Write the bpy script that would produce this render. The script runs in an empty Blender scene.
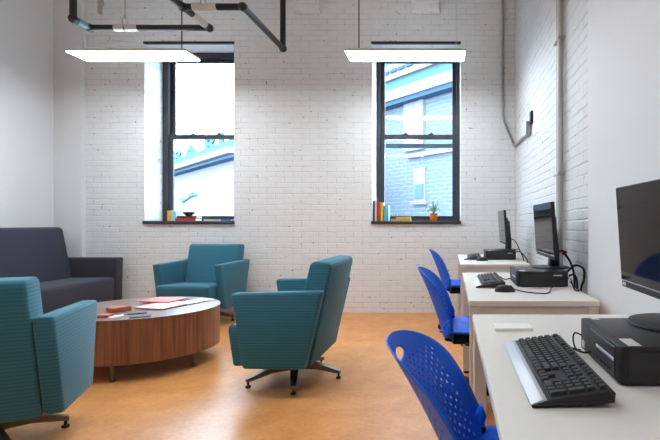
import bpy, bmesh, math, random
from mathutils import Vector, Matrix, Euler
random.seed(7)
S = bpy.context.scene
COL = S.collection
PI = math.pi

# ------------------------------------------------------------------ materials
def srgb(r, g, b):
    f = lambda c: (c/255/12.92) if c/255 <= .04045 else ((c/255+.055)/1.055)**2.4
    return (f(r), f(g), f(b), 1)

class Mat:
    def __init__(s, name):
        s.m = bpy.data.materials.new(name); s.m.use_nodes = True
        s.nt = s.m.node_tree; s.nt.nodes.clear()
        s.out = s.n('ShaderNodeOutputMaterial')
    def n(s, t, **kw):
        nd = s.nt.nodes.new(t)
        for k, v in kw.items():
            if k in nd.inputs: nd.inputs[k].default_value = v
            else: setattr(nd, k, v)
        return nd
    def l(s, a, b): s.nt.links.new(a, b)
    def math(s, op, a, b=None, c=None):
        nd = s.n('ShaderNodeMath', operation=op)
        for i, x in enumerate((a, b, c)):
            if x is None: continue
            if isinstance(x, (int, float)): nd.inputs[i].default_value = x
            else: s.l(x, nd.inputs[i])
        return nd.outputs[0]
    def mix(s, fac, a, b, blend='MIX'):
        nd = s.n('ShaderNodeMix', data_type='RGBA', blend_type=blend)
        for i, x in ((0, fac), (6, a), (7, b)):
            if isinstance(x, (int, float, tuple)): nd.inputs[i].default_value = x
            else: s.l(x, nd.inputs[i])
        return nd.outputs[2]
    def coords(s): return s.n('ShaderNodeTexCoord').outputs['Object']
    def noise(s, vec, scale, detail=3, rough=.5):
        nd = s.n('ShaderNodeTexNoise', Scale=scale, Detail=detail, Roughness=rough)
        s.l(vec, nd.inputs['Vector']); return nd.outputs['Fac']
    def ramp(s, fac, stops):
        nd = s.n('ShaderNodeValToRGB'); e = nd.color_ramp.elements
        while len(e) < len(stops): e.new(.5)
        for el, (p, c) in zip(e, stops): el.position = p; el.color = c
        s.l(fac, nd.inputs[0]); return nd.outputs[0]
    def bsdf(s, color=None, rough=.5, metal=0, spec=.5, bump=None, bstr=.2, bdist=.005, **kw):
        b = s.n('ShaderNodeBsdfPrincipled', Roughness=rough, Metallic=metal)
        b.inputs['Specular IOR Level'].default_value = spec
        for k, v in kw.items(): b.inputs[k].default_value = v
        if color is not None:
            if isinstance(color, tuple): b.inputs['Base Color'].default_value = color
            else: s.l(color, b.inputs['Base Color'])
        if bump is not None:
            bn = s.n('ShaderNodeBump', Strength=bstr, Distance=bdist)
            s.l(bump, bn.inputs['Height']); s.l(bn.outputs[0], b.inputs['Normal'])
        s.l(b.outputs[0], s.out.inputs[0]); s.b = b
        return s.m

def plain(name, rgb, rough=.5, metal=0, spec=.5, vary=.06, nscale=40, **kw):
    m = Mat(name); c = m.coords()
    nz = m.noise(c, nscale, 2)
    k = tuple(max(0, x*(1-vary)) for x in rgb[:3])+(1,); k2 = tuple(min(1, x*(1+vary)) for x in rgb[:3])+(1,)
    return m.bsdf(m.mix(nz, k, k2), rough, metal, spec, **kw)

def brick_mat(name, horiz, c1, c2, cm, bw=.215, rh=.0675, pits=True, bstr=.55, stain=False, mortar=.008, spec=.35):
    m = Mat(name); co = m.coords()
    sp = m.n('ShaderNodeSeparateXYZ'); m.l(co, sp.inputs[0])
    cb = m.n('ShaderNodeCombineXYZ')
    m.l(sp.outputs[horiz], cb.inputs[0]); m.l(sp.outputs['Z'], cb.inputs[1])
    # slight waviness of the courses
    nz = m.n('ShaderNodeTexNoise', Scale=2.2, Detail=3); m.l(co, nz.inputs['Vector'])
    wob = m.n('ShaderNodeVectorMath', operation='SCALE'); m.l(nz.outputs['Color'], wob.inputs[0]); wob.inputs['Scale'].default_value = .03
    ad = m.n('ShaderNodeVectorMath', operation='ADD'); m.l(cb.outputs[0], ad.inputs[0]); m.l(wob.outputs[0], ad.inputs[1])
    bt = m.n('ShaderNodeTexBrick', offset=.5)
    for k, v in (('Color1', c1), ('Color2', c2), ('Mortar', cm), ('Scale', 1), ('Mortar Size', mortar), ('Mortar Smooth', .6), ('Brick Width', bw), ('Row Height', rh), ('Bias', 0)):
        bt.inputs[k].default_value = v
    m.l(ad.outputs[0], bt.inputs['Vector'])
    fine = m.noise(co, 55, 4, .65); big = m.noise(co, 3.1, 3)
    # thick paint: the joints are filled here and open there
    st_ = m.n('ShaderNodeMapping'); m.l(ad.outputs[0], st_.inputs[0]); st_.inputs['Scale'].default_value = (2.2, 9, 1)
    opened = m.ramp(m.noise(st_.outputs[0], 1.3, 3, .6), [(.36, (.12,)*3+(1,)), (.64, (1,)*3+(1,))])
    joint = m.math('MULTIPLY', bt.outputs['Fac'], opened)
    face = m.mix(m.noise(co, 9, 3), c1, c2)
    col = m.mix(joint, face, cm)
    col = m.mix(m.math('MULTIPLY', big, .16), col, tuple(x*.8 for x in c1[:3])+(1,))
    h = m.math('ADD', m.math('MULTIPLY', joint, -1), m.math('MULTIPLY', fine, .7))
    if pits:
        # chips and pits in the joints where the paint has come off
        pn = m.noise(co, 24, 2, .6)
        gate = m.math('GREATER_THAN', m.noise(co, 4.5, 2), .5)
        pit = m.math('MULTIPLY', m.math('MULTIPLY', m.math('GREATER_THAN', pn, .665), gate), m.math('GREATER_THAN', bt.outputs['Fac'], .15))
        col = m.mix(m.math('MULTIPLY', pit, .85), col, srgb(74, 66, 60))
        h = m.math('SUBTRACT', h, m.math('MULTIPLY', pit, 1.2))
    if stain:
        # rusty drip below the pipe
        dx = m.math('ABSOLUTE', m.math('ADD', sp.outputs['X'], 4.325))
        w = m.math('MULTIPLY', m.noise(co, 18, 2), .07)
        st = m.math('MULTIPLY', m.math('LESS_THAN', dx, w), m.math('GREATER_THAN', m.math('ADD', sp.outputs['Z'], m.math('MULTIPLY', fine, .1)), 3.74))
        col = m.mix(m.math('MULTIPLY', st, .55), col, srgb(120, 92, 68))
    return m.bsdf(col, .55, 0, spec, bump=h, bstr=bstr, bdist=.008)

def fabric(name, base, dark, axis='Z', period=.0185, amount=.42, rough=.9):
    m = Mat(name); co = m.coords()
    sp = m.n('ShaderNodeSeparateXYZ'); m.l(co, sp.inputs[0])
    wav = m.math('SINE', m.math('MULTIPLY', m.math('ADD', sp.outputs[axis], m.math('MULTIPLY', m.noise(co, 30, 2), .003)), 2*PI/period))
    line = m.math('MULTIPLY', m.math('GREATER_THAN', wav, .72), amount)
    weave = m.noise(co, 420, 2, .7)
    col = m.mix(line, base, dark)
    col = m.mix(m.math('MULTIPLY', weave, .35), col, dark)
    h = m.math('ADD', m.math('MULTIPLY', wav, -.3), weave)
    return m.bsdf(col, rough, 0, .2, bump=h, bstr=.25, bdist=.003, **{'Sheen Weight': .15})

M = {}
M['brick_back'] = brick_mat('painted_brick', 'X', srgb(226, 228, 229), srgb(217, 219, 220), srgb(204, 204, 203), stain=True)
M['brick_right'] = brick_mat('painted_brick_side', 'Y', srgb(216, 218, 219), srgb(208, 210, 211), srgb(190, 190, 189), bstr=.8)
M['drywall'] = plain('drywall', srgb(216, 218, 220), .6, 0, .3, .015, 6)
M['ceiling'] = plain('ceiling_paint', srgb(205, 203, 200), .8, 0, .2, .02)
M['steel_paint'] = plain('white_frame_paint', srgb(206, 200, 192), .45, 0, .4, .02)
M['laminate'] = plain('desk_laminate', srgb(220, 216, 209), .42, 0, .45, .02, 90)
M['black_plastic'] = plain('black_plastic', srgb(31, 30, 32), .5, 0, .4, .1, 120)
M['pc_black'] = plain('computer_black', srgb(34, 33, 35), .42, .0, .5, .08, 200)
M['key_black'] = plain('key_black', srgb(44, 44, 47), .55, 0, .4, .1, 80)
M['rubber'] = plain('black_rubber', srgb(22, 22, 23), .7, 0, .3, .1)
M['silver'] = plain('silver_plastic', srgb(186, 190, 198), .38, .35, .5, .04, 200)
M['mark'] = plain('pale_mark', srgb(196, 196, 200), .5)
M['sticker'] = plain('sticker_paper', srgb(206, 204, 202), .6)
M['steel'] = plain('brushed_steel', srgb(112, 106, 100), .45, .8, .5, .08, 60)
M['dark_frame'] = plain('window_black_paint', srgb(42, 44, 52), .4, 0, .5, .1)
M['sill_dark'] = plain('sill_slate', srgb(54, 50, 50), .6, 0, .4, .15, 25)
M['lintel'] = plain('lintel_steel', srgb(38, 36, 40), .5, 0, .4, .15)
M['pipe'] = plain('black_iron_pipe', srgb(34, 33, 36), .45, .2, .5, .2, 30)
M['pipe_white'] = plain('white_pipe_wrap', srgb(205, 205, 203), .6, 0, .4, .12, 60)
M['pipe_teal'] = plain('teal_pipe_sleeve', srgb(74, 128, 130), .5, 0, .4, .2, 40)
M['galv'] = plain('galvanised_steel', srgb(176, 178, 176), .42, .55, .5, .1, 40)
M['conduit_paint'] = plain('painted_conduit', srgb(190, 191, 189), .45, .2, .5, .06, 30)
M['conduit_grey'] = plain('grey_conduit', srgb(140, 140, 140), .45, .3, .5, .08, 30)
M['red_plastic'] = plain('red_plug', srgb(170, 40, 36), .5)
M['teal'] = fabric('teal_ribbed_fabric', srgb(54, 115, 136), srgb(34, 66, 78))
M['navy'] = fabric('navy_woven_fabric', srgb(48, 50, 64), srgb(32, 33, 45), period=.012, amount=.2)
M['navy_dark'] = fabric('charcoal_arm_fabric', srgb(54, 51, 60), srgb(36, 34, 42), period=.012, amount=.2)
M['blue'] = plain('blue_chair_plastic', srgb(0, 96, 226), .42, 0, .35, .04, 60)
M['orange_pot'] = plain('terracotta_orange', srgb(214, 106, 30), .6, 0, .4, .1)
M['soil'] = plain('soil', srgb(52, 40, 30), .9)
M['leaf'] = plain('leaf_green', srgb(92, 148, 92), .5, 0, .4, .35, 30)
M['bowl'] = plain('dark_glazed_bowl', srgb(44, 58, 66), .25, 0, .6, .1)
def flat(n, r, g, b, ro=.55): M[n] = plain(n, srgb(r, g, b), ro, 0, .4, .06, 50)
for a in (('bk_dark',58,52,50),('bk_white',226,222,214),('bk_pink',206,120,130),('bk_red',168,52,40),('bk_rust',186,84,42),('bk_yellow',226,178,64),
          ('bk_gold',206,160,74),('bk_cyan',92,178,206),('bk_ltblue',150,200,224),('bk_maroon',110,34,38),('bk_brick',176,60,54),('bk_green',170,190,170),('bk_blue',74,104,170),
          ('paper',238,236,232),('paper_pink',222,122,110),('paper_pale',222,176,174),('folder',44,42,48),('card_red',164,84,66),('card_navy',62,66,92),('card_white',224,216,212),('page',232,226,212)): flat(*a)

def floor_mat():
    m = Mat('mottled_linoleum'); co = m.coords()
    a = m.noise(co, 5.5, 5, .62); b = m.noise(co, 38, 4, .7); c = m.noise(co, 150, 2)
    t = m.math('ADD', m.math('MULTIPLY', a, .45), m.math('ADD', m.math('MULTIPLY', b, .4), m.math('MULTIPLY', c, .15)))
    col = m.ramp(t, [(.30, srgb(176, 114, 62)), (.46, srgb(199, 135, 76)), (.58, srgb(212, 149, 89)), (.72, srgb(224, 168, 111))])
    return m.bsdf(col, .38, 0, .4, bump=b, bstr=.05, bdist=.002)
M['floor'] = floor_mat()

def wood_mat(name, horizontal=False, stops=None):
    m = Mat(name); co = m.coords()
    mp = m.n('ShaderNodeMapping'); m.l(co, mp.inputs[0])
    mp.inputs['Scale'].default_value = (3, 60, 3) if horizontal else (42, 42, 1.2)
    nz = m.noise(mp.outputs[0], 1.0, 4, .6)
    col = m.ramp(nz, stops or [(.3, srgb(98, 58, 38)), (.5, srgb(130, 80, 53)), (.7, srgb(158, 102, 70))])
    return m.bsdf(col, .38 if not horizontal else .28, 0, .5)
M['walnut'] = wood_mat('walnut_veneer')
M['walnut_top'] = wood_mat('walnut_table_top', True, [(.3, srgb(104, 84, 74)), (.6, srgb(132, 110, 98))])

def glass_mat():
    m = Mat('window_glass')
    tr = m.n('ShaderNodeBsdfTransparent'); tr.inputs[0].default_value = (.96, .98, 1, 1)
    gl = m.n('ShaderNodeBsdfGlossy', Roughness=.02)
    fr = m.n('ShaderNodeFresnel', IOR=1.45); mx = m.n('ShaderNodeMixShader')
    m.l(m.math('MULTIPLY', fr.outputs[0], .5), mx.inputs[0]); m.l(tr.outputs[0], mx.inputs[1]); m.l(gl.outputs[0], mx.inputs[2])
    m.l(mx.outputs[0], m.out.inputs[0]); return m.m
M['glass'] = glass_mat()

def emit(name, rgb, strength):
    m = Mat(name); e = m.n('ShaderNodeEmission', Strength=strength); e.inputs[0].default_value = rgb
    m.l(e.outputs[0], m.out.inputs[0]); return m.m
M['lamp'] = emit('lamp_diffuser', (.90, .96, 1, 1), 27)
M['added_uplight'] = emit('added_uplight_glow', (.82, .92, 1, 1), 12)  # added upward glow; the pendants themselves shine only downward

def screen_mat():
    m = Mat('glossy_screen')
    return m.bsdf((.010, .010, .012, 1), .06, 0, .14)
M['screen'] = screen_mat()

# ------------------------------------------------------------------ mesh helpers
def finish(bm, name, mat, parent=None, smooth=True, angle=35, loc=None, rot=None):
    bmesh.ops.recalc_face_normals(bm, faces=bm.faces)
    me = bpy.data.meshes.new(name); bm.to_mesh(me); bm.free()
    mats = mat if isinstance(mat, (list, tuple)) else [mat]
    for x in mats: me.materials.append(M[x] if isinstance(x, str) else x)
    if smooth:
        me.polygons.foreach_set('use_smooth', [True]*len(me.polygons))
        me.set_sharp_from_angle(angle=math.radians(angle))
    o = bpy.data.objects.new(name, me); COL.objects.link(o)
    if parent is not None: o.parent = parent
    if loc is not None: o.location = loc
    if rot is not None: o.rotation_euler = rot
    return o

def box(bm, x0, x1, y0, y1, z0, z1, bevel=0, seg=2, xf=None):
    b = bmesh.new()
    vs = [b.verts.new((x, y, z)) for z in (z0, z1) for y in (y0, y1) for x in (x0, x1)]
    for f in ((0,2,3,1),(4,5,7,6),(0,1,5,4),(2,6,7,3),(0,4,6,2),(1,3,7,5)): b.faces.new([vs[i] for i in f])
    if bevel: bmesh.ops.bevel(b, geom=b.edges[:], offset=bevel, segments=seg, profile=.5, affect='EDGES', clamp_overlap=True)
    merge(bm, b, xf)

def merge(bm, b, xf=None):
    if xf is not None: bmesh.ops.transform(b, matrix=xf, verts=b.verts)
    me = bpy.data.meshes.new('tmp'); b.to_mesh(me); b.free()
    bm.from_mesh(me); bpy.data.meshes.remove(me)

def prism(bm, prof, a0, a1, axis='x', bevel=0, seg=3, xf=None):
    """prof: list of 2-D points; extruded along axis between a0 and a1. axis x -> (y,z); y -> (x,z); z -> (x,y)"""
    b = bmesh.new()
    def P(p, a): return {'x': (a, p[0], p[1]), 'y': (p[0], a, p[1]), 'z': (p[0], p[1], a)}[axis]
    v0 = [b.verts.new(P(p, a0)) for p in prof]; v1 = [b.verts.new(P(p, a1)) for p in prof]
    b.faces.new(v0); b.faces.new(list(reversed(v1)))
    n = len(prof)
    for i in range(n): b.faces.new((v0[i], v1[i], v1[(i+1) % n], v0[(i+1) % n]))
    bmesh.ops.recalc_face_normals(b, faces=b.faces)
    if bevel: bmesh.ops.bevel(b, geom=b.edges[:], offset=bevel, segments=seg, profile=.5, affect='EDGES', clamp_overlap=True)
    merge(bm, b, xf)

def lathe(bm, prof, seg=24, center=(0,0,0), xf=None):
    b = bmesh.new(); rings = []
    for r, z in prof:
        if r < 1e-6: rings.append([b.verts.new((center[0], center[1], center[2]+z))])
        else: rings.append([b.verts.new((center[0]+r*math.cos(2*PI*i/seg), center[1]+r*math.sin(2*PI*i/seg), center[2]+z)) for i in range(seg)])
    for A, B in zip(rings, rings[1:]):
        for i in range(seg):
            j = (i+1) % seg
            q = [A[i % len(A)], A[j % len(A)], B[j % len(B)], B[i % len(B)]]
            u = []
            for v in q:
                if v not in u: u.append(v)
            if len(u) > 2: b.faces.new(u)
    for R in (rings[0], rings[-1]):
        if len(R) > 2:
            try: b.faces.new(R)
            except ValueError: pass
    merge(bm, b, xf)

def smoothpts(pts, n=6):
    P = [Vector(p) for p in pts]; out = []
    for i in range(len(P)-1):
        p0 = P[max(i-1, 0)]; p1 = P[i]; p2 = P[i+1]; p3 = P[min(i+2, len(P)-1)]
        for k in range(n):
            t = k/n
            out.append(.5*((2*p1)+(p2-p0)*t+(2*p0-5*p1+4*p2-p3)*t*t+(3*p1-p0-3*p2+p3)*t**3))
    out.append(P[-1]); return out

def tube(bm, pts, r, seg=10, smooth=0, cap=True):
    P = smoothpts(pts, smooth) if smooth else [Vector(p) for p in pts]
    R = r if isinstance(r, (list, tuple)) else [r]*len(P)
    b = bmesh.new(); rings = []; up = None
    for i, p in enumerate(P):
        t = (P[min(i+1, len(P)-1)]-P[max(i-1, 0)]).normalized()
        if up is None: up = t.orthogonal().normalized()
        up = (up-t*up.dot(t)); up = up.normalized() if up.length > 1e-6 else t.orthogonal().normalized()
        s = t.cross(up)
        rings.append([b.verts.new(p+R[i]*(math.cos(2*PI*k/seg)*up+math.sin(2*PI*k/seg)*s)) for k in range(seg)])
    for A, B in zip(rings, rings[1:]):
        for k in range(seg): b.faces.new((A[k], A[(k+1) % seg], B[(k+1) % seg], B[k]))
    if cap: b.faces.new(rings[0]); b.faces.new(list(reversed(rings[-1])))
    merge(bm, b)

def tag(o, label=None, cat=None, group=None, kind=None):
    if label: o['label'] = label
    if cat: o['category'] = cat
    if group: o['group'] = group
    if kind: o['kind'] = kind
    return o
def thing(name, label, cat, loc=(0,0,0), rz=0, group=None):
    o = bpy.data.objects.new(name, None); COL.objects.link(o); o.empty_display_size = .1
    o.location = loc; o.rotation_euler = (0, 0, rz)
    return tag(o, label, cat, group)
def dup(root, loc, rz, label):
    def cp(o, parent):
        c = o.copy(); COL.objects.link(c)
        if parent is not None: c.parent = parent
        for ch in [x for x in o.children]: cp(ch, c)
        return c
    r = cp(root, None); r.location = loc; r.rotation_euler = (0, 0, rz); r['label'] = label
    return r
def one(name, mat, label, cat, fill, group=None, loc=None, rot=None, **kw):
    bm = bmesh.new(); fill(bm); o = finish(bm, name, mat, None, loc=loc, rot=rot, **kw)
    return tag(o, label, cat, group)
def struct(name, mat, fill, parent=None, **kw):
    bm = bmesh.new(); fill(bm); o = finish(bm, name, mat, parent, **kw)
    if parent is None: o['kind'] = 'structure'
    return o

# ------------------------------------------------------------------ camera
FX, VX, VY, EYE = 445.0, 450.0, 222.0, 1.12
cam = bpy.data.cameras.new('camera'); co = bpy.data.objects.new('camera', cam); COL.objects.link(co)
co.location = (0, 0, EYE); co.rotation_euler = (PI/2, 0, 0)
cam.sensor_width = 36; cam.sensor_fit = 'HORIZONTAL'; cam.lens = FX/660*36
cam.shift_x = -(VX-330)/660; cam.shift_y = (VY-220)/660; cam.clip_start = .05; cam.clip_end = 300
S.camera = co

# ------------------------------------------------------------------ room shell
YB, XL, XR, XD, ZC, YR, XF = 5.507, -4.85, .804, .765, 4.35, -4.5, -4.505
WT = .42
W = [(-3.781, -2.673), (-.965, .13)]
WZ0, WZ1 = 1.095, 3.348
struct('floor', 'floor', lambda b: box(b, XL-.3, XR+.3, YR-.3, YB+WT, -.12, 0), smooth=False)
struct('ceiling', 'ceiling', lambda b: box(b, XL-.3, XR+.3, YR-.3, YB+WT, ZC, ZC+.15), smooth=False)
def back(b):
    xs = [XL-.3, W[0][0], W[0][1], W[1][0], W[1][1], XR+.3]
    for i in (0, 2, 4): box(b, xs[i], xs[i+1], YB, YB+WT, 0, ZC)
    for i in (1, 3):
        box(b, xs[i], xs[i+1], YB, YB+WT, 0, WZ0); box(b, xs[i], xs[i+1], YB, YB+WT, WZ1, ZC)
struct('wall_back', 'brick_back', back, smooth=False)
struct('wall_left', 'drywall', lambda b: box(b, XL-.3, XL, YR-.3, YB, 0, ZC), smooth=False)
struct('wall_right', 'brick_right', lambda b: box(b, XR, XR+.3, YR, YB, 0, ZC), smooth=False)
struct('wall_front', 'drywall', lambda b: box(b, XL, XR, YR-.2, YR, 0, ZC), smooth=False)
struct('trim_1', 'drywall', lambda b: box(b, XL, XF, YB-.06, YB, 0, ZC, .003, 1))
struct('trim_2', 'drywall', lambda b: box(b, XD, XR, YR, 2.47, 0, ZC, .003, 1))
for i, (a, c) in enumerate(((-1.906, -1.584), (-.469, -.123))):
    def corb(b):
        box(b, a, c, YB-.12, YB, 3.69, 3.86, .012, 2); box(b, a+.05, c+.0, YB-.20, YB, 3.86, ZC, .012, 2)
    struct('trim_%d' % (i+3), 'brick_back', corb)

# windows: double hung, black painted, deep in the wall
YF = YB+.375
for wi, (a, c) in enumerate(W):
    win = bpy.data.objects.new('window_%d' % (wi+1), None); COL.objects.link(win); win.location = ((a+c)/2, YF, WZ0); win['kind'] = 'structure'
    h = (c-a)/2; H = WZ1-WZ0; zr = 1.12+ (222-137)/75.6-WZ0
    fo = .028 if wi == 0 else 0.0
    def fr(b):
        box(b, -h, -h+.05+fo, -.03, .08, 0, H, .004, 1); box(b, h-.05, h, -.03, .08, 0, H, .004, 1)
        box(b, -h+.05+fo, h-.05, -.03, .08, H-.07, H, .004, 1); box(b, -h+.05+fo, h-.05, -.03, .08, 0, .055, .004, 1)
    b = bmesh.new(); fr(b); finish(b, 'window_frame', 'dark_frame', win)
    def sash(b, z0, z1, y0, top, bot, st=.05):
        box(b, -h+.05+fo, -h+.05+fo+st, y0, y0+.035, z0, z1, .004, 1); box(b, h-.05-st, h-.05, y0, y0+.035, z0, z1, .004, 1)
        box(b, -h+.05+fo+st, h-.05-st, y0, y0+.035, z1-top, z1, .004, 1); box(b, -h+.05+fo+st, h-.05-st, y0, y0+.035, z0, z0+bot, .004, 1)
    b = bmesh.new(); sash(b, .055, zr+.03, -.015, .055, .05); lo = finish(b, 'lower_sash', 'dark_frame', win)
    b = bmesh.new(); sash(b, zr-.025, H-.07, .03, .045, .05); up = finish(b, 'upper_sash', 'dark_frame', win)
    b = bmesh.new(); box(b, -h+.09+fo, h-.09, .0, .005, .1, zr-.02); finish(b, 'pane', 'glass', lo, smooth=False)
    b = bmesh.new(); box(b, -h+.09+fo, h-.09, .046, .051, zr+.02, H-.11); finish(b, 'pane', 'glass', up, smooth=False)
    for sx in (-.17, .17):
        b = bmesh.new(); box(b, sx-.035, sx+.035, -.012, .018, zr+.03, zr+.042, .004, 2); lathe(b, [(.014, 0), (.016, .01), (.008, .018), (0, .019)], 12, (sx, .002, zr+.042))
        finish(b, 'sash_lock', 'dark_frame', win)
    if wi == 1:
        b = bmesh.new(); box(b, -h+.1, h-.1, .1, .125, zr-.13, zr-.07, .003, 1); finish(b, 'storm_rail', plain('storm_rail_blue', srgb(92, 124, 148), .5), win)
    b = bmesh.new(); box(b, -h-.008, h+.008, YB-YF-.03, -.03, 0, .037, .006, 2); finish(b, 'window_sill', 'sill_dark', win)
    b = bmesh.new(); box(b, -h-.012, h+.006, YB-YF-.012, YB-YF+.03, H-.022, H+.004, .003, 1); finish(b, 'lintel', 'lintel', win)
SZ = WZ0+.037

# ------------------------------------------------------------------ outside
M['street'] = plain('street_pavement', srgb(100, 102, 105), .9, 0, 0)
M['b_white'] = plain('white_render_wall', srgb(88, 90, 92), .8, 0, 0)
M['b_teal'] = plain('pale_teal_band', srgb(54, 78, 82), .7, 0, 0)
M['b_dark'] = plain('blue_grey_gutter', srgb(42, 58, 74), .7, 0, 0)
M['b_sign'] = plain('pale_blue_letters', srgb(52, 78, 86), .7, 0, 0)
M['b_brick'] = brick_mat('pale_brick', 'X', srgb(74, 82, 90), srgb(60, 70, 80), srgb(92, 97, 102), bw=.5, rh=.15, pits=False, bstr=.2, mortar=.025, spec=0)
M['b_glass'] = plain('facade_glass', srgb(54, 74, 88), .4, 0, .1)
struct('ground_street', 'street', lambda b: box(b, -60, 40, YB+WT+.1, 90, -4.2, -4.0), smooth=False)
def facade(name, label, x0, y0, parts):
    """local x runs along the facade (towards the camera side = +x), local -y faces the room"""
    t = thing(name, label, 'building', (x0, y0, 0), -PI/4)
    for nm, mt, fn in parts:
        b = bmesh.new(); fn(b); finish(b, nm, mt, t, smooth=False)
    return t
# brick building with a cornice, seen through the right window
def bp_wall(b):
    box(b, -9, 1.2, 0, 5, -4, 6.0)
def band(z0, z1, d): return lambda b: box(b, -9, 1.2, -d, .3, z0, z1)
def blocks(b):
    for i in range(20): box(b, -9+i*.5, -9+i*.5+.38, -.42, -.1, 7.08, 7.2)
def bwin(x, z0, z1, w):
    def f(b): box(b, x-w/2-.1, x+w/2+.1, -.12, .02, z0-.15, z0); box(b, x-w/2, x+w/2, -.06, .02, z0, z1)
    return f
def bglass(x, z0, z1, w): return lambda b: box(b, x-w/2+.08, x+w/2-.08, -.09, -.06, z0+.08, z0+(z1-z0)*.5)
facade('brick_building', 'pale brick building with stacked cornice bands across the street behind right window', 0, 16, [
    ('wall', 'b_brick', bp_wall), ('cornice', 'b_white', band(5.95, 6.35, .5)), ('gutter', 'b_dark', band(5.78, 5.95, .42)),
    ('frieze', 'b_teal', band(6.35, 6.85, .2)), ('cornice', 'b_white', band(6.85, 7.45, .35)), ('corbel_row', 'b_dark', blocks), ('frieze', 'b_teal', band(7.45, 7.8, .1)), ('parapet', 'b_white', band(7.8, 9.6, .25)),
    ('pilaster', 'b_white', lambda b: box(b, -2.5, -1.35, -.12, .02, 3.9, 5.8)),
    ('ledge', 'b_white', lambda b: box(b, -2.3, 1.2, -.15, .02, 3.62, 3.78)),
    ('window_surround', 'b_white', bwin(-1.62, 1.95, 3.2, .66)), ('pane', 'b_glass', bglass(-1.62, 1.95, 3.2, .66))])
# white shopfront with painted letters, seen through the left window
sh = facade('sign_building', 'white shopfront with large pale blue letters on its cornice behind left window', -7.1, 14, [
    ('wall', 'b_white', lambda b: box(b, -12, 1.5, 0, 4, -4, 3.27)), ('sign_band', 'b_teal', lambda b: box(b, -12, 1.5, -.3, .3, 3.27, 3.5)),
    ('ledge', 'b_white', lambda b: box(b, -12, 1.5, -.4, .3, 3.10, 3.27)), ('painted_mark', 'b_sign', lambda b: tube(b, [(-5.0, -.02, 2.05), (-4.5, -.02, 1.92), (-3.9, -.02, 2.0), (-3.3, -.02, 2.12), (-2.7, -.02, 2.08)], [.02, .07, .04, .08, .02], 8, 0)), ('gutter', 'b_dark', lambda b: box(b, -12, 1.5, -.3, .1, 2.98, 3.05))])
lx = -5.3
for chr_ in 'RA RI':
    if chr_ == ' ': lx += .75; continue
    cu = bpy.data.curves.new('letter', 'FONT'); cu.body = chr_; cu.size = .62; cu.extrude = .04; cu.offset = .02
    tmpo = bpy.data.objects.new('tmp', cu); COL.objects.link(tmpo); bpy.context.view_layer.update()
    lme = bpy.data.meshes.new_from_object(tmpo.evaluated_get(bpy.context.evaluated_depsgraph_get())); bpy.data.objects.remove(tmpo)
    lme.name = 'letter'; lme.materials.clear(); lme.materials.append(M['b_sign'])
    x0 = min(v.co.x for v in lme.vertices); wd = (max(v.co.x for v in lme.vertices)-x0)*3.3
    lt = bpy.data.objects.new('letter', lme); COL.objects.link(lt); lt.parent = sh; lt.location = (lx-x0*3.3, -.12, 3.46); lt.scale = (3.3, 1, 1); lt.rotation_euler = (PI/2, 0, 0)
    lx += wd+.12

# ------------------------------------------------------------------ pendants
LAMPS = [(-3.245, 4.58, 'long white pendant light hanging before the left window, beside black pipes'),
         (-.452, 4.58, 'long white pendant light hanging before the right window, clear of the pipes')]
def make_lamp(x, y, label):
    t = thing('pendant_light', label, 'light', (x, y, 2.83), 0, 'white linear pendant lights')
    L, Wd = .605, .13
    b = bmesh.new(); prism(b, [(-L, .0), (L, .0), (L, .022), (L-.05, .03), (-L+.05, .03), (-L, .022)], -Wd, Wd, 'y', .003, 1); finish(b, 'housing', 'steel_paint', t)
    b = bmesh.new(); prism(b, [(-L+.003, 0), (-L+.012, -.008), (-L+.03, -.012), (L-.03, -.012), (L-.012, -.008), (L-.003, 0)], -Wd+.006, Wd-.006, 'y', .0, 1); finish(b, 'diffuser', 'lamp', t)
    b = bmesh.new(); box(b, -L+.08, L-.08, -.05, .05, .0305, .034); finish(b, 'added_uplight_panel', 'added_uplight', t)  # glowing top added to brighten the ceiling and upper walls
    for sx, r in ((L-.12, .006), (-L+.09, .0018)):
        if label.endswith('pipes') and x > -1: sx = -sx
        b = bmesh.new(); tube(b, [(sx, 0, .03), (sx, 0, ZC-2.83)], r, 8); lathe(b, [(.012, .03), (.012, .05), (.004, .06)], 10, (sx, 0, 0)); finish(b, 'cord' if r > .004 else 'wire', 'rubber' if r > .004 else 'galv', t)
    return t
for a in LAMPS: make_lamp(*a)
# pendant copies added out of view to raise the room's light level
for i, (x, y) in enumerate(((-3.6, 2.6), (-1.25, 2.6), (-1.3, .3))):
    make_lamp(x, y, ['added unseen white pendant light over the armchairs', 'added unseen white pendant light over the middle of the room', 'added unseen white pendant light nearest the viewer, over the open floor'][i])

# ------------------------------------------------------------------ sprinkler pipes
ps = thing('sprinkler_pipe', 'black overhead sprinkler pipes with pale collars hanging near the ceiling', 'pipe', (0, 0, 0))
PZ = 3.07; PR = .03
def pipe(name, mat, pts, r, seg=14):
    b = bmesh.new(); tube(b, pts, r, seg); return finish(b, name, mat, ps)
def at(px, Y): return (px-VX)*Y/FX
Y1, X1L, X1R = 4.47, at(90, 4.47), at(209, 4.47)
pipe('pipe_run', 'pipe', [(X1L, Y1, PZ), (X1R, Y1, PZ)], PR)
pipe('pipe_run', 'pipe', [(X1R, Y1, PZ), (X1R, 3.0, PZ)], PR)
pipe('pipe_run', 'pipe', [(X1L, Y1, PZ), (X1L, 4.27, PZ)], PR)
pipe('drop_pipe', 'pipe', [(X1L, 4.27, PZ), (X1L, 4.27, ZC)], PR)
Y2 = 4.035; X2R = at(243, Y2)
pipe('pipe_run', 'pipe', [(X1R, Y2, PZ), (X2R, Y2, PZ)], PR)
pipe('pipe_run', 'pipe', [(X2R, Y2, PZ), (X2R, 5.0, PZ)], PR)
pipe('drop_pipe', 'pipe', [(X2R, 5.0, PZ), (X2R, 5.0, ZC)], PR)
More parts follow.
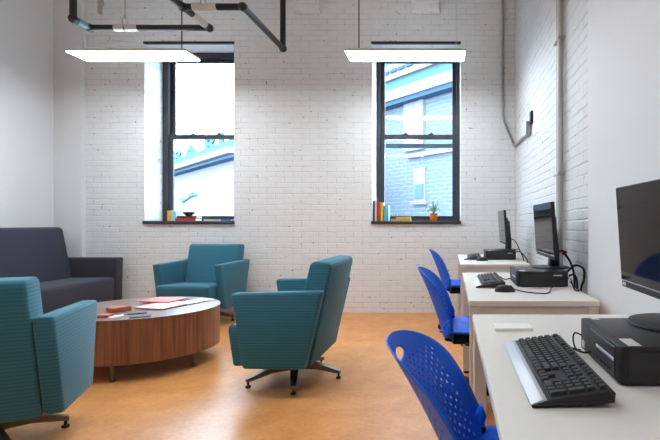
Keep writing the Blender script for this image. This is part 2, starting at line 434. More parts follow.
for p in ((X1L, Y1), (X1R, Y1), (X1L, 4.27), (X2R, Y2), (X2R, 5.0), (X1R, Y2)):
    b = bmesh.new(); bmesh.ops.create_uvsphere(b, u_segments=14, v_segments=10, radius=.042); bmesh.ops.translate(b, verts=b.verts, vec=(p[0], p[1], PZ)); finish(b, 'elbow', 'pipe', ps)
for a, c in ((115, 124.5), (126, 138)): pipe('collar', 'pipe_white', [(at(a, Y1), Y1, PZ), (at(c, Y1), Y1, PZ)], .034)
pipe('collar', 'pipe_white', [(at(193, Y2), Y2, PZ), (at(217, Y2), Y2, PZ)], .034)
pipe('collar', 'pipe_white', [(X1R, 4.39, PZ), (X1R, 4.17, PZ)], .034)
pipe('sleeve', 'pipe_teal', [(X1L, 4.41, PZ), (X1L, 4.31, PZ)], .034)
for x, y, ax in ((at(125, Y1), Y1, 'x'), (at(203, Y2), Y2, 'x')):
    b = bmesh.new()
    ring = [(x, y+.04*math.cos(k*PI/8)*1.0, PZ+.045+.055*math.sin(k*PI/8)) for k in range(17)]
    tube(b, ring, .006, 8); tube(b, [(x, y, PZ+.1), (x, y, ZC)], .005, 8); lathe(b, [(.013, .095), (.013, .12)], 8, (x, y, PZ)); finish(b, 'hanger', 'galv', ps)

# ------------------------------------------------------------------ conduits
t = thing('wall_conduit', 'thin grey conduit bending round the brick corner to a junction box', 'conduit', (.7, 5.47, 0))
def ch(name, mat, fn, parent, off):
    b = bmesh.new(); fn(b); bmesh.ops.translate(b, verts=b.verts, vec=-Vector(off)); return finish(b, name, mat, parent)
off = (.7, 5.47, 0)
ch('pipe', 'conduit_grey', lambda b: tube(b, [(at(503, 5.48), 5.48, ZC), (at(503, 5.48), 5.48, 2.44), (at(504.2, 5.48), 5.48, 2.36), (at(508, 5.48), 5.48, 2.25), (at(514, 5.48), 5.478, 2.08)], .016, 10), t, off)
ch('pipe', 'conduit_grey', lambda b: tube(b, [(.78, 5.478, 2.08), (.783, 5.40, 2.04), (.783, 4.60, 2.02)], .016, 10), t, off)
ch('junction_box', 'galv', lambda b: box(b, .748, XR-.002, 4.40, 4.55, 1.985, 2.12, .006, 2), t, off)
ch('knockout_plug', 'rubber', lambda b: box(b, .782, .802, 4.30, 4.38, 2.08, 2.20, .008, 2), t, off)
t = thing('riser_conduit', 'pair of pale vertical conduits rising up the right brick wall', 'conduit', (.78, 3.1, 0)); off = (.78, 3.1, 0)
ch('pipe', 'conduit_paint', lambda b: tube(b, [(.774, 3.13, 0), (.774, 3.13, ZC)], .021, 12), t, off)
ch('pipe', 'conduit_grey', lambda b: tube(b, [(.782, 3.21, 0), (.782, 3.21, ZC)], .015, 12), t, off)
for z in (.7, 1.45, 2.4, 3.3): ch('strap', 'galv', lambda b: box(b, .750, XR-.003, 3.095, 3.24, z, z+.02, .003, 1), t, off)

# ------------------------------------------------------------------ armchairs
def make_armchair(label):
    """front is -y, origin on the floor below the middle"""
    t = thing('lounge_armchair', label, 'armchair', (0,0,0), 0, 'teal lounge armchairs round the low table')
    arm = [(-.27, .668), (-.195, .19), (.195, .185), (.312, .682)]
    for s in (-1, 1):
        b = bmesh.new(); prism(b, arm, s*.39, s*.305, 'x', .018, 3); finish(b, 'armrest', 'teal', t)
    b = bmesh.new(); prism(b, [(-.335, .415), (-.325, .452), (.16, .425), (.16, .19), (-.30, .178)], -.302, .302, 'x', .022, 3); finish(b, 'seat', 'teal', t)
    b = bmesh.new(); prism(b, [(.105, .42), (.205, .845), (.235, .865), (.335, .855), (.348, .83), (.215, .18), (.165, .18)], -.302, .302, 'x', .016, 3); finish(b, 'backrest', 'teal', t)
    b = bmesh.new(); lathe(b, [(.035, .07), (.035, .10), (.026, .105), (.026, .16), (.10, .165), (.10, .182)], 20); finish(b, 'column', 'steel', t)
    for k in range(5):
        a = math.radians(18+72*k)
        b = bmesh.new()
        for (r0, z0, h0, w0, r1, z1, h1, w1) in ((.02, .085, .05, .03, .17, .082, .04, .025), (.17, .082, .04, .025, .325, .048, .022, .019)):
            q = bmesh.new(); vs = []
            for r, z, h, w in ((r0, z0, h0, w0), (r1, z1, h1, w1)):
                for dx, dz in ((-1, 0), (1, 0), (1, 1), (-1, 1)): vs.append(q.verts.new((r, dx*w, z+dz*h-.01)))
            for f in ((0,1,2,3), (7,6,5,4), (0,4,5,1), (1,5,6,2), (2,6,7,3), (3,7,4,0)): q.faces.new([vs[i] for i in f])
            merge(b, q, Matrix.Rotation(a, 4, 'Z'))
        l = finish(b, 'leg', 'steel', t)
        b = bmesh.new(); lathe(b, [(.016, 0), (.018, .004), (.018, .012), (.007, .016), (.007, .042)], 12, (.312*math.cos(a), .312*math.sin(a), 0)); finish(b, 'foot_glide', 'rubber', l)
    return t
ac = make_armchair('teal swivel armchair seen from its side, metal star base showing')
ac.location = (-1.11, 3.19, 0); ac.rotation_euler = (0, 0, -PI/2-math.radians(1))
dup(ac, (-2.775, 4.99, 0), math.radians(-5), 'teal armchair by the brick wall behind the low table, facing the room')
a3 = dup(ac, (-2.32, 2.21, 0), PI+math.radians(22), 'teal armchair seen from behind, in front of the dark sofa, nearest on the left')
for c in a3.children:
    if c.name.startswith('leg'): c.rotation_euler.z = math.radians(-31)

# ------------------------------------------------------------------ sofa
t = thing('sofa', 'dark navy sofa with high back against the left wall', 'sofa', (-4.4, 4.4, 0))
def sp(name, mat, fn): 
    b = bmesh.new(); fn(b); bmesh.ops.translate(b, verts=b.verts, vec=(4.4, -4.4, 0)); return finish(b, name, mat, t)
SY0, SY1 = 3.35, 5.34
sp('backrest', 'navy', lambda b: prism(b, [(-4.835, .12), (-4.40, .12), (-4.42, .47), (-4.53, 1.035), (-4.56, 1.06), (-4.72, 1.06), (-4.835, .95)], SY0+.12, SY1-.125, 'y', .02, 3))
sp('seat', 'navy', lambda b: prism(b, [(-4.44, .12), (-3.935, .12), (-3.925, .45), (-3.945, .475), (-4.44, .47)], SY0+.12, SY1-.125, 'y', .02, 3))
for y in (SY0, SY1-.12): sp('armrest', 'navy_dark', lambda b: prism(b, [(-4.82, .09), (-3.93, .09), (-3.915, .70), (-4.80, .70)], y, y+.12, 'y', .016, 3))
for x in (-4.75, -4.0):
    for y in (SY0+.06, SY1-.06): sp('leg', 'steel', lambda b: lathe(b, [(.014, 0), (.022, .09)], 12, (x, y, 0)))

# ------------------------------------------------------------------ low table
t = thing('coffee_table', 'low oval drum table with walnut grain sides between the armchairs', 'table', (-2.465, 3.56, 0))
TA, TB, TH = .57, .50, .44
def oval(k, n=64): return [(TA*k*math.cos(2*PI*i/n), TB*k*math.sin(2*PI*i/n)) for i in range(n)]
b = bmesh.new(); prism(b, oval(1), .125, TH-.004, 'z'); finish(b, 'drum', 'walnut', t)
b = bmesh.new(); prism(b, oval(1.006), TH-.006, TH, 'z'); finish(b, 'tabletop', 'walnut_top', t)
for x, y in ((.10, -.44), (.475, -.10), (-.46, -.16), (-.15, .42)):
    b = bmesh.new(); lathe(b, [(.013, 0), (.02, .004), (.02, .012), (.011, .02), (.022, .126)], 14, (x, y, 0)); finish(b, 'leg', 'steel', t)
def sheet(name, mat, label, cat, cx, cy, z, w, l, th, ang, group=None, bev=.001):
    return one(name, mat, label, cat, lambda b: box(b, -w/2, w/2, -l/2, l/2, 0, th, bev, 1), group, (cx, cy, z), (0, 0, math.radians(ang)))
sheet('folder', 'folder', 'dark folder lying under the pink papers on the low table', 'folder', -2.25, 3.68, TH, .23, .44, .006, -18)
sheet('magazine', 'paper_pale', 'pale pink magazine lying on top nearest the table edge', 'magazine', -2.31, 3.60, TH+.006, .27, .30, .006, -14)
sheet('booklet', 'paper_pink', 'stronger pink booklet behind the pale magazine on the low table', 'booklet', -2.44, 3.80, TH+.013, .28, .22, .008, -8)
sheet('paper_sheet', 'paper', 'white paper sheet jutting out right of the pink papers', 'paper', -2.17, 3.78, TH+.0065, .15, .26, .002, -20)
sheet('card_box', 'card_red', 'small red brown box on the low table', 'box', -2.53, 3.40, TH, .10, .13, .034, -30, bev=.004)
sheet('card_deck', 'card_red', 'small reddish card stack with white slip nearest the table front edge', 'cards', -2.47, 3.19, TH, .07, .08, .018, 12)
sheet('paper_slip', 'card_white', 'white slip of paper beside the small reddish card stack', 'paper', -2.40, 3.21, TH, .06, .11, .003, -25)
sheet('notepad', 'card_navy', 'dark blue notepad behind the other on the low table', 'notepad', -2.33, 3.30, TH, .06, .14, .008, -58)
sheet('flyer', 'card_navy', 'dark blue leaflet in front of the notepad, nearest the table middle front', 'leaflet', -2.22, 3.19, TH, .06, .13, .006, -60)

# ------------------------------------------------------------------ desks
DX0, DX1, DZ = .092, .722, .74
def make_desk(label):
    t = thing('desk', label, 'desk', (0,0,0), 0, 'white desks along the right wall')
    w, l = DX1-DX0, 1.2
    b = bmesh.new(); box(b, 0, w, 0, l, DZ-.027, DZ, .002, 1); finish(b, 'desktop', 'laminate', t)
    for x in (0.004, w-.054):
        for y in (.004, l-.054):
            b = bmesh.new(); box(b, x, x+.05, y, y+.05, .018, DZ-.027, .003, 1); lg = finish(b, 'leg', 'steel_paint', t)
            b = bmesh.new(); lathe(b, [(.02, 0), (.02, .012), (.008, .013), (.008, .022)], 12, (x+.025, y+.025, 0)); finish(b, 'foot_glide', 'rubber', lg)
    b = bmesh.new()
    for y in (.012, l-.042): box(b, .054, w-.054, y, y+.03, DZ-.067, DZ-.027)
    for x in (.012, w-.042): box(b, x, x+.03, .054, l-.054, DZ-.067, DZ-.027)
    finish(b, 'apron', 'steel_paint', t)
    return t
dk = make_desk('white desk nearest, holding the large keyboard and cropped monitor')
dk.location = (DX0, .63, 0)
dup(dk, (DX0, 2.14, 0), 0, 'white desk in the middle of the row of three')
dup(dk, (DX0, 4.0, 0), 0, 'white desk farthest away, against the brick back wall')

# ------------------------------------------------------------------ computers
def make_pc(label):
    """front is -x; origin at front centre bottom"""
    t = thing('desktop_computer', label, 'computer', (0,0,0), 0, 'black flat desktop computers under the monitors')
    b = bmesh.new(); box(b, .022, .30, -.155, .155, .004, .0925, .003, 2); box(b, .03, .29, -.145, .145, .0, .006); finish(b, 'case', 'pc_black', t)
    b = bmesh.new(); prism(b, [(0, -.145), (.006, -.155), (.024, -.155), (.024, .155), (.006, .155), (0, .145)], .006, .0925, 'z', .002, 1)
    f = finish(b, 'front_bezel', 'black_plastic', t)
    b = bmesh.new(); box(b, -.002, .004, -.13, .055, .012, .086, .002, 1); finish(b, 'drive_panel', 'pc_black', f)
    b = bmesh.new(); box(b, -.004, .002, -.125, .0, .05, .058, .001, 1); finish(b, 'drive_tray', 'silver', f)
    b = bmesh.new()
    for k in range(4): box(b, -.0035, .002, -.10+.028*k, -.085+.028*k, .022, .028)
    finish(b, 'ports', 'rubber', f)
    b = bmesh.new(); box(b, -.0025, .003, .105, .128, .016, .034); finish(b, 'badge', 'mark', f)
    b = bmesh.new(); box(b, .05, .28, -.1556, -.154, .08, .082); finish(b, 'seam', 'rubber', t)
    b = bmesh.new(); box(b, .024, .055, -.148, -.085, .0925, .0932); finish(b, 'sticker', 'sticker', t)
    b = bmesh.new(); box(b, .03, .052, .13, .15, .0925, .0932); finish(b, 'sticker', 'sticker', t)
    b = bmesh.new(); box(b, .215, .265, -.1562, -.154, .064, .072); finish(b, 'nameplate', 'mark', t)
    return t
pc = make_pc('black desktop computer beside the large keyboard on the nearest desk')
pc.location = (.39, 1.18, DZ)
dup(pc, (.389, 2.75, DZ), 0, 'black desktop computer on the middle desk, cords looping behind it')
dup(pc, (.36, 4.61, DZ), 0, 'black desktop computer on the farthest desk by the back wall')

def make_monitor(label):
    """screen faces -x; origin at the stand's base centre"""
    t = thing('monitor', label, 'monitor', (0,0,0), 0, 'black monitors on the desktop computers')
    b = bmesh.new(); lathe(b, [(0, 0), (.116, 0), (.118, .003), (.116, .008), (.05, .014), (0, .015)], 40); finish(b, 'base', 'black_plastic', t)
    b = bmesh.new(); prism(b, [(-.012, .006), (.05, .006), (.05, .10), (.03, .30), (-.005, .30), (-.002, .12)], -.035, .035, 'y', .006, 2); finish(b, 'stand_neck', 'black_plastic', t)
    tilt = Matrix.Translation((-.026, 0, .238)) @ Matrix.Rotation(math.radians(-3.6), 4, 'Y')
    b = bmesh.new(); box(b, -.022, .0, -.27, .27, -.168, .168, .003, 2, tilt); prism(b, [(0, -.12), (.028, -.09), (.028, .08), (0, .11)], -.17, .17, 'y', .006, 2, tilt); p = finish(b, 'panel', 'black_plastic', t)
    b = bmesh.new(); box(b, -.0235, -.02, -.267, .267, -.143, .165, .0, 1, tilt); finish(b, 'screen', 'screen', p, smooth=False)
    b = bmesh.new(); box(b, -.0245, -.021, -.269, .269, -.1465, -.1435, 0, 1, tilt); finish(b, 'trim_line', 'silver', p)
    b = bmesh.new(); box(b, -.0235, -.021, .235, .258, -.161, -.152, 0, 1, tilt); finish(b, 'badge', 'mark', p)
    return t
TOP = DZ+.0925
mo = make_monitor('black monitor on the nearest desk, cropped by the right edge')
mo.location = (.625, 1.25, TOP)
dup(mo, (.634, 2.81, TOP), math.radians(0), 'black monitor on the middle desk, wide side view of its screen')
dup(mo, (.578, 4.57, TOP), math.radians(0), 'black monitor on the farthest desk, seen almost edge-on')

def make_keyboard(label):
    """palm rest on the -x side; length along y; origin at centre"""
    t = thing('keyboard', label, 'keyboard', (0,0,0), 0, 'keyboards with silver palm rests')
    def zt(x): return .016+ (x+.05)*.135
    b = bmesh.new(); prism(b, [(-.083, .001), (.086, .012), (.088, .032), (.08, .036), (-.05, .017), (-.084, .007)], -.229, .229, 'y', .002, 2); finish(b, 'case', 'black_plastic', t)
    b = bmesh.new(); prism(b, [(-.086, .006), (-.052, .008), (-.052, .019), (-.062, .0185), (-.085, .009)], -.228, .228, 'y', .002, 2); finish(b, 'palm_rest', 'silver', t)
    b = bmesh.new()
    def key(x0, x1, y0, y1):
        g = .0011; q = bmesh.new(); vs = []
        for i, (ins, dz) in enumerate(((0, .0), (.0022, .0095))):
            for (x, y) in ((x0+g+ins, y0+g+ins), (x1-g-ins, y0+g+ins), (x1-g-ins, y1-g-ins), (x0+g+ins, y1-g-ins)): vs.append(q.verts.new((x, y, zt(x)+dz)))
        for f in ((0,3,2,1), (4,5,6,7), (0,1,5,4), (1,2,6,5), (2,3,7,6), (3,0,4,7)): q.faces.new([vs[i] for i in f])
        merge(b, q)
    U = .0192
    # y decreases towards the right-hand side of the keyboard (user faces +x)
    yl = .218
    rows = [[1.25,1.25,1.25,6.25,1.25,1.25,1.25,1.25], [2.25]+[1]*10+[2.75], [1.75]+[1]*11+[2.25], [1.5]+[1]*12+[1.5], [1]*13+[2]]
    for r, ws in enumerate(rows):
        x = -.044+r*U; y = yl
        for w in ws: key(x, x+U, y-w*U, y); y -= w*U
    xf = -.044+5.35*U
    y = yl
    for k in range(13):
        key(xf, xf+U*.9, y-U, y); y -= U
        if k in (0, 4, 8): y -= U*.66
    yn = yl-15.3*U
    for r, c in ((0,0),(0,1),(0,2),(1,1),(3,0),(3,1),(3,2),(4,0),(4,1),(4,2)): key(-.044+r*U, -.044+(r+1)*U, yn-(c+1)*U, yn-c*U)
    for c in range(3): key(xf, xf+U*.9, yn-(c+1)*U, yn-c*U)
    ynp = yl-18.6*U
    key(-.044, -.044+U, ynp-2*U, ynp); key(-.044, -.044+U, ynp-3*U, ynp-2*U)
    for r in range(1, 5):
        for c in range(3): key(-.044+r*U, -.044+(r+1)*U, ynp-(c+1)*U, ynp-c*U)
    key(-.044, -.044+2*U, ynp-4*U, ynp-3*U); key(-.044+2*U, -.044+4*U, ynp-4*U, ynp-3*U); key(-.044+4*U, -.044+5*U, ynp-4*U, ynp-3*U)
    for c in range(4): key(xf, xf+U*.9, ynp-(c+1)*U, ynp-c*U)
    finish(b, 'keycaps', 'key_black', t, smooth=False)
    for y in (-.19, .19):
        b = bmesh.new(); box(b, .06, .075, y-.012, y+.012, 0, .02, .001, 1); finish(b, 'foot', 'rubber', t)
    return t
kb = make_keyboard('black keyboard with silver palm rest on the nearest desk')
kb.location = (.25, 1.134, DZ)
kb2 = dup(kb, (.232, 2.79, DZ), 0, 'keyboard on the middle desk, behind the black mouse')
dup(kb, (.232, 4.68, DZ), math.radians(-2), 'keyboard on the farthest desk by the back wall')

def make_mouse(label):
    t = thing('computer_mouse', label, 'mouse', (0,0,0), 0, 'black computer mice')
    b = bmesh.new(); n = 14; rings = []
    for i in range(9):
        u = i/8; ang = u*PI/2
        k = math.cos(ang)**.7 if u < 1 else 0; z = .037*math.sin(ang)
        rings.append((k, z))
    q = bmesh.new(); R = []
    for k, z in rings[:-1]:
        R.append([q.verts.new((.057*k*math.cos(2*PI*j/24)-.006*z/.037, .031*k*math.sin(2*PI*j/24), z)) for j in range(24)])
    top = q.verts.new((-.006, 0, .037))
    for A, B in zip(R, R[1:]):
        for j in range(24): q.faces.new((A[j], A[(j+1)%24], B[(j+1)%24], B[j]))
    for j in range(24): q.faces.new((R[-1][j], R[-1][(j+1)%24], top))
    q.faces.new(R[0]); merge(b, q); finish(b, 'body', 'black_plastic', t, angle=60)
    b = bmesh.new(); lathe(b, [(.011, -.004), (.0115, 0), (.011, .004)], 14, xf=Matrix.Translation((.028, 0, .0235)) @ Matrix.Rotation(PI/2, 4, 'X')); finish(b, 'scroll_wheel', 'rubber', t)
    return t
ms = make_mouse('black mouse in front of the keyboard on the middle desk')
ms.location = (.302, 2.43, DZ)
dup(ms, (.318, 4.36, DZ), math.radians(10), 'black mouse on the farthest desk by the back wall')

one('note_block', 'paper', 'small white note pad lying on the nearest desk before the keyboard', 'notepad', lambda b: box(b, .156, .288, 1.545, 1.625, DZ, DZ+.011, .0012, 1))

def cord(parent, pts, r=.0032):
    b = bmesh.new(); tube(b, [Vector(p)-parent.location for p in pts], r, 8, 6); return finish(b, 'cord', 'rubber', parent)
def cable(name, mat, label, pts, r=.0035):
    return one(name, mat, label, 'cable', lambda b: tube(b, pts, r, 8, 6))
cord(ms, [(.355, 2.43, DZ+.012), (.40, 2.40, DZ+.004), (.47, 2.355, DZ+.003), (.52, 2.36, DZ+.004), (.56, 2.46, DZ+.012), (.615, 2.565, DZ+.04), (.68, 2.575, DZ+.055), (.702, 2.62, DZ+.05)], .003)
cord(kb, [(.333, 1.30, DZ+.022), (.350, 1.31, DZ+.012), (.365, 1.29, DZ+.010), (.372, 1.235, DZ+.018), (.384, 1.215, DZ+.025)], .0032)
cord(kb2, [(.316, 2.93, DZ+.022), (.335, 2.96, DZ+.015), (.352, 2.93, DZ+.006), (.366, 2.86, DZ+.012), (.384, 2.83, DZ+.025)], .0032)
cord(pc, [(.384, 1.30, DZ+.05), (.372, 1.325, DZ+.05), (.368, 1.33, DZ+.03), (.374, 1.325, DZ+.004), (.384, 1.31, DZ+.004)], .0025)
# cords behind the middle computer
cable('power_cord', 'rubber', 'thick black cord arching from the middle monitor down behind the desk', [(.69, 2.74, .925), (.71, 2.74, .92), (.742, 2.74, .87), (.755, 2.71, .80), (.752, 2.69, .70), (.75, 2.7, .5)], .007)
cable('power_cord', 'rubber', 'black cord bowing outward widest beside the brick wall on the middle desk', [(.705, 2.70, .81), (.745, 2.66, .86), (.785, 2.62, .845), (.788, 2.62, .78), (.765, 2.60, .72), (.755, 2.6, .5)], .007)
cable('power_cord', 'rubber', 'black cord dropping straight behind the middle computer', [(.705, 2.64, .80), (.732, 2.62, .81), (.742, 2.60, .77), (.744, 2.60, .68), (.74, 2.6, .5)], .006)
cable('power_cord', 'rubber', 'thin black cord loop lying on the middle desk behind its computer', [(.70, 2.60, DZ+.03), (.712, 2.53, DZ+.012), (.709, 2.45, DZ+.004), (.695, 2.43, DZ+.004), (.69, 2.47, DZ+.006), (.70, 2.58, DZ+.05)], .0035)
cable('video_cable', 'red_plastic', 'short red plug lead behind the middle monitor', [(.686, 2.80, .935), (.70, 2.78, .94), (.725, 2.76, .93)], .008)
cable('power_cord', 'rubber', 'black cord drooping behind the farthest computer', [(.665, 4.62, .80), (.70, 4.5, .82), (.735, 4.36, .78), (.752, 4.30, .70), (.75, 4.3, .4)], .006)
cable('video_cable', 'rubber', 'thin black cable hanging from the farthest monitor', [(.63, 4.60, .95), (.675, 4.60, .92), (.72, 4.60, .83), (.765, 4.60, .70), (.765, 4.6, .4)], .005)
cable('cable_bundle', 'rubber', 'black cable bundle hanging under the middle desk', [(.56, 2.62, .66), (.58, 2.7, .58), (.62, 2.66, .55), (.64, 2.72, .57), (.66, 2.68, .55), (.68, 2.7, .62)], .014)

# ------------------------------------------------------------------ blue chairs
def perf_sheet(fn, halfw, n_b, n_a, b0, b1, hole, slot=None, bfun=None):
    """sheet of cells in (a across, b along); hole(a,b) -> bool gives a perforated cell; slot=(ac,bc,ha,hb) an oval opening"""
    bm = bmesh.new()
    bs = [b0+(b1-b0)*(bfun(i/n_b) if bfun else i/n_b) for i in range(n_b+1)]
    P = [[((2*j/n_a-1)*halfw(b), b) for j in range(n_a+1)] for b in bs]
    cut = set()
    if slot:
        ac, bc, ha, hb = slot
        inn = lambda a, b: ((a-ac)/ha)**2+((b-bc)/hb)**2 < 1
        for i in range(n_b):
            for j in range(n_a):
                a = sum(P[x][y][0] for x in (i, i+1) for y in (j, j+1))/4; b = (P[i][j][1]+P[i+1][j][1])/2
                if inn(a, b): cut.add((i, j))
        for i in range(n_b+1):
            for j in range(n_a+1):
                cells = [(i+di, j+dj) for di in (-1, 0) for dj in (-1, 0)]
                k = sum(c in cut for c in cells)
                if 0 < k < 4:
                    a, b = P[i][j]; th = math.atan2((b-bc)/hb, (a-ac)/ha); P[i][j] = (ac+ha*math.cos(th), bc+hb*math.sin(th))
    V = [[bm.verts.new(fn(*P[i][j])) for j in range(n_a+1)] for i in range(n_b+1)]
    for i in range(n_b):
        for j in range(n_a):
            if (i, j) in cut: continue
            q = [V[i][j], V[i][j+1], V[i+1][j+1], V[i+1][j]]
            pa = [P[i][j], P[i][j+1], P[i+1][j+1], P[i+1][j]]
            ca = sum(p[0] for p in pa)/4; cb = sum(p[1] for p in pa)/4
            if hole(ca, cb, i, j):
                k = .50
                m = [bm.verts.new(fn(ca+(p[0]-ca)*k, cb+(p[1]-cb)*k)) for p in pa]
                for e in range(4): bm.faces.new((q[e], q[(e+1) % 4], m[(e+1) % 4], m[e]))
            else:
                bm.faces.new(q)
    bmesh.ops.remove_doubles(bm, verts=bm.verts, dist=1e-5)
    return bm
def solid(o, th):
    md = o.modifiers.new('thick', 'SOLIDIFY'); md.thickness = th; md.offset = 0
    return o
def make_chair(label):
    """front is +x, origin on the floor under the seat centre"""
    t = thing('task_chair', label, 'chair', (0,0,0), 0, 'blue perforated task chairs at the desks')
    def hw(z):
        u = max(0, min(1, (z-.42)/.418))
        k = .193+.018*math.sin(u*PI)
        if u > .64: k *= max(.02, 1-((u-.64)/.36)**2.6)**(1/2.6)
        if u < .3: k *= .86+.14*math.sin(u/.3*PI/2)
        return k
    def fback(a, z):
        u = (z-.42)/.418
        x = -.215-.065*u-.075*u*u+.02*(1-u)**3
        wrap = .105-.02*u
        return Vector((x+wrap*(abs(a)/.215)**1.9, a, z))
    b = perf_sheet(fback, hw, 34, 30, .42, .838, lambda a, z, i, j: abs(a) < .165 and .49 < z < .765 and (i+j) % 2 == 0, (0, .79, .048, .014), lambda s: 1-(1-s)**1.35)
    solid(finish(b, 'backrest', 'blue', t, angle=70), .0045)
    def fseat(a, x):
        w = (x+.22)/.44
        return Vector((x, a, .462+.035*(abs(a)/.22)**2.4-.012*math.sin(w*PI)-.05*max(0, w-.75)**2*6))
    def sw(x):
        w = (x+.22)/.44; k = .205+.018*math.sin(w*PI)
        if w > .8: k *= max(.3, 1-((w-.8)/.2)**2.5*.35)
        if w < .12: k *= .8+.2*w/.12
        return k
    b = perf_sheet(fseat, sw, 28, 28, -.21, .23, lambda a, x, i, j: abs(a) < .165 and -.17 < x < .17 and (i+j) % 2 == 0)
    solid(finish(b, 'seat', 'blue', t, angle=70), .009)
    for s in (-1, 1):
        b = bmesh.new(); tube(b, [(-.185, s*.188, .50), (-.16, s*.196, .535), (-.148, s*.199, .548), (-.146, s*.20, .53), (-.16, s*.20, .49), (-.17, s*.197, .455)], [.009, .014, .018, .018, .017, .012], 12); finish(b, 'hinge_lug', 'blue', t, angle=60)
        b = bmesh.new(); tube(b, [(-.14, s*.19, .50), (-.17, s*.175, .435), (-.14, s*.15, .425), (.1, s*.14, .425)], .011, 10); finish(b, 'support_bar', 'rubber', t)
    b = bmesh.new(); box(b, -.14, .12, -.10, .10, .385, .43, .012, 2); box(b, -.06, .0, -.20, -.08, .405, .415, .003, 1); finish(b, 'tilt_mechanism', 'rubber', t)
    b = bmesh.new(); lathe(b, [(.026, .10), (.026, .26), (.017, .262), (.017, .39)], 18); finish(b, 'gas_column', 'rubber', t)
    for k in range(5):
        a = math.radians(36+72*k); R = Matrix.Rotation(a, 4, 'Z')
        b = bmesh.new(); prism(b, [(0, .075), (.03, .13), (.24, .085), (.255, .07), (.24, .062), (.03, .075)], -.018, .018, 'y', .004, 1, R)
        lg = finish(b, 'leg', 'rubber', t)
        b = bmesh.new()
        for s in (-1, 1): lathe(b, [(.02, -.009), (.027, -.006), (.027, .006), (.02, .009)], 16, xf=R @ Matrix.Translation((.235, s*.013, .027)) @ Matrix.Rotation(PI/2, 4, 'X'))
        q = bmesh.new(); lathe(q, [(.007, .03), (.007, .066)], 8, (.235, 0, 0)); merge(b, q, R)
        finish(b, 'caster', 'rubber', lg)
    return t
bc = make_chair('blue perforated chair at the nearest desk, cropped at the bottom of the photo')
bc.location = (.23, 1.15, 0); bc.rotation_euler = (0, 0, math.radians(-3))
dup(bc, (.155, 2.76, 0), math.radians(-2), 'blue perforated chair tucked into the middle desk')
dup(bc, (.135, 4.66, 0), math.radians(2), 'blue perforated chair at the farthest desk, smallest of the three')
for c in bc.children:
    if c.name.startswith('backrest'):        # this one is pushed back a little
        pv = Vector((-.2, 0, .46)); rm = Euler((0, math.radians(-6), 0)).to_matrix(); c.rotation_euler = (0, math.radians(-6), 0); c.location = pv-rm @ pv

# ------------------------------------------------------------------ things on the sills
YS = 5.60
def sx(px): return at(px, YS)
def book(mat, label, px0, px1, pytop, d=.15, y=None, lean=0, group='books upright on the right sill', cat='book', name='book'):
    y = YS-.02 if y is None else y
    x0, x1 = sx(px0)+.001, sx(px1)-.001; h = (222-pytop)*YS/FX+EYE-SZ; w = x1-x0
    t = thing(name, label, cat, ((x0+x1)/2, y, SZ), 0, group); t.rotation_euler = (0, lean, 0)
    b = bmesh.new()
    box(b, -w/2, -w/2+.003, 0, d, 0, h); box(b, w/2-.003, w/2, 0, d, 0, h); box(b, -w/2, w/2, -.003, .002, 0, h, .001, 1); finish(b, 'cover', mat, t)
    b = bmesh.new(); box(b, -w/2+.003, w/2-.003, .002, d-.004, .003, h-.004); finish(b, 'pages', 'page', t)
    return t
book('bk_dark', 'thick dark book at the left end of the right sill', 371.8, 375.2, 200.5)
book('bk_white', 'white and pink thin book second in the right sill row', 375.2, 376.8, 203)
book('bk_red', 'red upright book third in the right sill row', 376.8, 379.2, 202)
book('bk_rust', 'rust orange upright book between the red and yellow ones', 379.2, 381.0, 202.5)
book('bk_yellow', 'yellow upright book on the right sill', 381.0, 383.6, 202.6)
book('bk_cyan', 'light blue upright book at the right end of the row', 384.4, 388.6, 205.2)
def flatbook(mat, label, px0, px1, z0, th, d, ang=0, y=5.70, group='flat books on the sills'):
    w = sx(px1)-sx(px0)
    t = thing('book', label, 'book', ((sx(px0)+sx(px1))/2, y, SZ+z0), math.radians(ang), group)
    b = bmesh.new(); k = min(.004, th*.2)
    box(b, -w/2, w/2, -d/2, d/2, 0, k); box(b, -w/2, w/2, -d/2, d/2, th-k, th); box(b, -w/2, w/2, -d/2-.002, -d/2+.002, 0, th); finish(b, 'cover', mat, t)
    b = bmesh.new(); box(b, -w/2+.004, w/2-.004, -d/2+.002, d/2-.004, k, th-k); finish(b, 'pages', 'page', t)
flatbook('bk_gold', 'lower golden book lying flat on the right sill', 390.5, 410.5, 0, .028, .15)
flatbook('bk_yellow', 'upper yellow book lying flat on the right sill', 395.5, 410, .029, .026, .14, 2)
flatbook('bk_brick', 'brick red book lying under the bowl, lower of two', 174, 194.5, 0, .034, .15)
flatbook('bk_maroon', 'dark maroon book lying directly under the bowl', 175.5, 194.8, .035, .03, .14, 2)
flatbook('bk_green', 'pale greenish book lying flat near the right end of the left sill', 203, 219, 0, .022, .16, -4)
flatbook('bk_blue', 'blue book lying flat at the right end of the left sill', 219.5, 229, 0, .026, .15, 3)
book('bk_yellow', 'yellow upright book at the left end of the left sill', 164.2, 168.4, 210.4, .12, 5.66, 0, 'upright books on the left sill')
book('bk_ltblue', 'pale blue upright book beside the yellow one on the left sill', 168.6, 173.6, 211.0, .12, 5.66, 0, 'upright books on the left sill')
one('bowl', 'bowl', 'dark glazed bowl standing on the red books', 'bowl', lambda b: lathe(b, [(0, 0), (.035, 0), (.04, .006), (.062, .028), (.076, .05), (.073, .051), (.058, .03), (.03, .01), (0, .009)], 28), loc=(sx(184.6), 5.69, SZ+.066))
t = thing('spider_plant', 'small spider plant in an orange pot on the right sill', 'plant', (sx(433.5), 5.66, SZ))
b = bmesh.new(); lathe(b, [(0, 0), (.036, 0), (.046, .02), (.05, .055), (.047, .088), (.051, .09), (.051, .098), (.045, .098), (.043, .085), (0, .083)], 24); finish(b, 'pot', 'orange_pot', t)
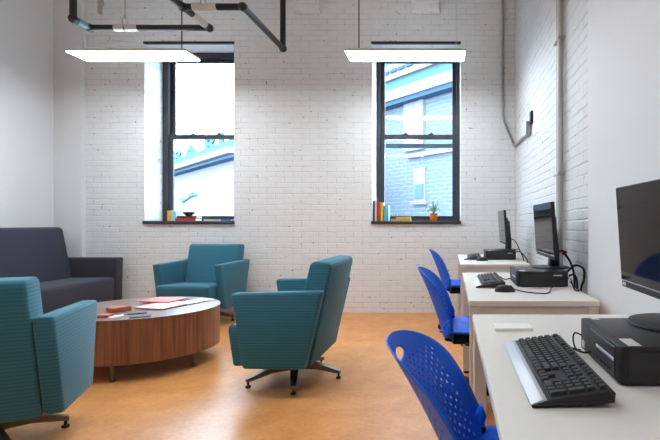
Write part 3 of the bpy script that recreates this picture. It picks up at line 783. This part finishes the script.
b = bmesh.new(); lathe(b, [(.0435, .08), (.04, .086), (0, .09)], 20); finish(b, 'soil', 'soil', t)
b = bmesh.new()
for k in range(30):
    a = k*2.399+random.uniform(-.2, .2); L = random.uniform(.13, .22); up = random.uniform(.06, .15)
    pts = []
    for i in range(8):
        s = i/7; r = L*s*(.7 if k % 3 else .5); z = .088+up*math.sin(s*PI*.62)*1.15-(.07*s*s if k % 3 else 0)
        pts.append(Vector((r*math.cos(a), r*math.sin(a)*.7, z)))
    sd = Vector((-math.sin(a), math.cos(a), 0)); prev = None
    for i, p in enumerate(pts):
        w = .0115*math.sin(PI*min(1, .25+.75*(1-i/7)))*(1-i/7.2)+.0006
        cur = (b.verts.new(p-sd*w), b.verts.new(p+Vector((0, 0, -.002))), b.verts.new(p+sd*w))
        if prev:
            b.faces.new((prev[0], prev[1], cur[1], cur[0])); b.faces.new((prev[1], prev[2], cur[2], cur[1]))
        prev = cur
finish(b, 'leaves', 'leaf', t, angle=80)

# ------------------------------------------------------------------ light and output
w = bpy.data.worlds.new('sky'); S.world = w; w.use_nodes = True; nt = w.node_tree; nt.nodes.clear()
ou = nt.nodes.new('ShaderNodeOutputWorld'); bg = nt.nodes.new('ShaderNodeBackground')
tc = nt.nodes.new('ShaderNodeTexCoord'); nz = nt.nodes.new('ShaderNodeTexNoise'); nz.inputs['Scale'].default_value = 2.5; nz.inputs['Detail'].default_value = 5
rp = nt.nodes.new('ShaderNodeValToRGB'); rp.color_ramp.elements[0].color = (.55, .78, 1, 1); rp.color_ramp.elements[1].color = (.80, .92, 1, 1)
rp.color_ramp.elements[0].position = .35; rp.color_ramp.elements[1].position = .6
nt.links.new(tc.outputs['Generated'], nz.inputs['Vector']); nt.links.new(nz.outputs['Fac'], rp.inputs[0]); nt.links.new(rp.outputs[0], bg.inputs[0])
bg.inputs[1].default_value = 21.0
nt.links.new(bg.outputs[0], ou.inputs[0])
S.view_settings.view_transform = 'Standard'; S.view_settings.look = 'None'; S.view_settings.gamma = 1; S.view_settings.use_curve_mapping = False
S.view_settings.exposure = 0.3
cy = S.cycles
cy.max_bounces = 10; cy.diffuse_bounces = 6; cy.glossy_bounces = 4; cy.transparent_max_bounces = 12
cy.use_denoising = True; cy.sample_clamp_indirect = 6; cy.caustics_reflective = False; cy.caustics_refractive = False
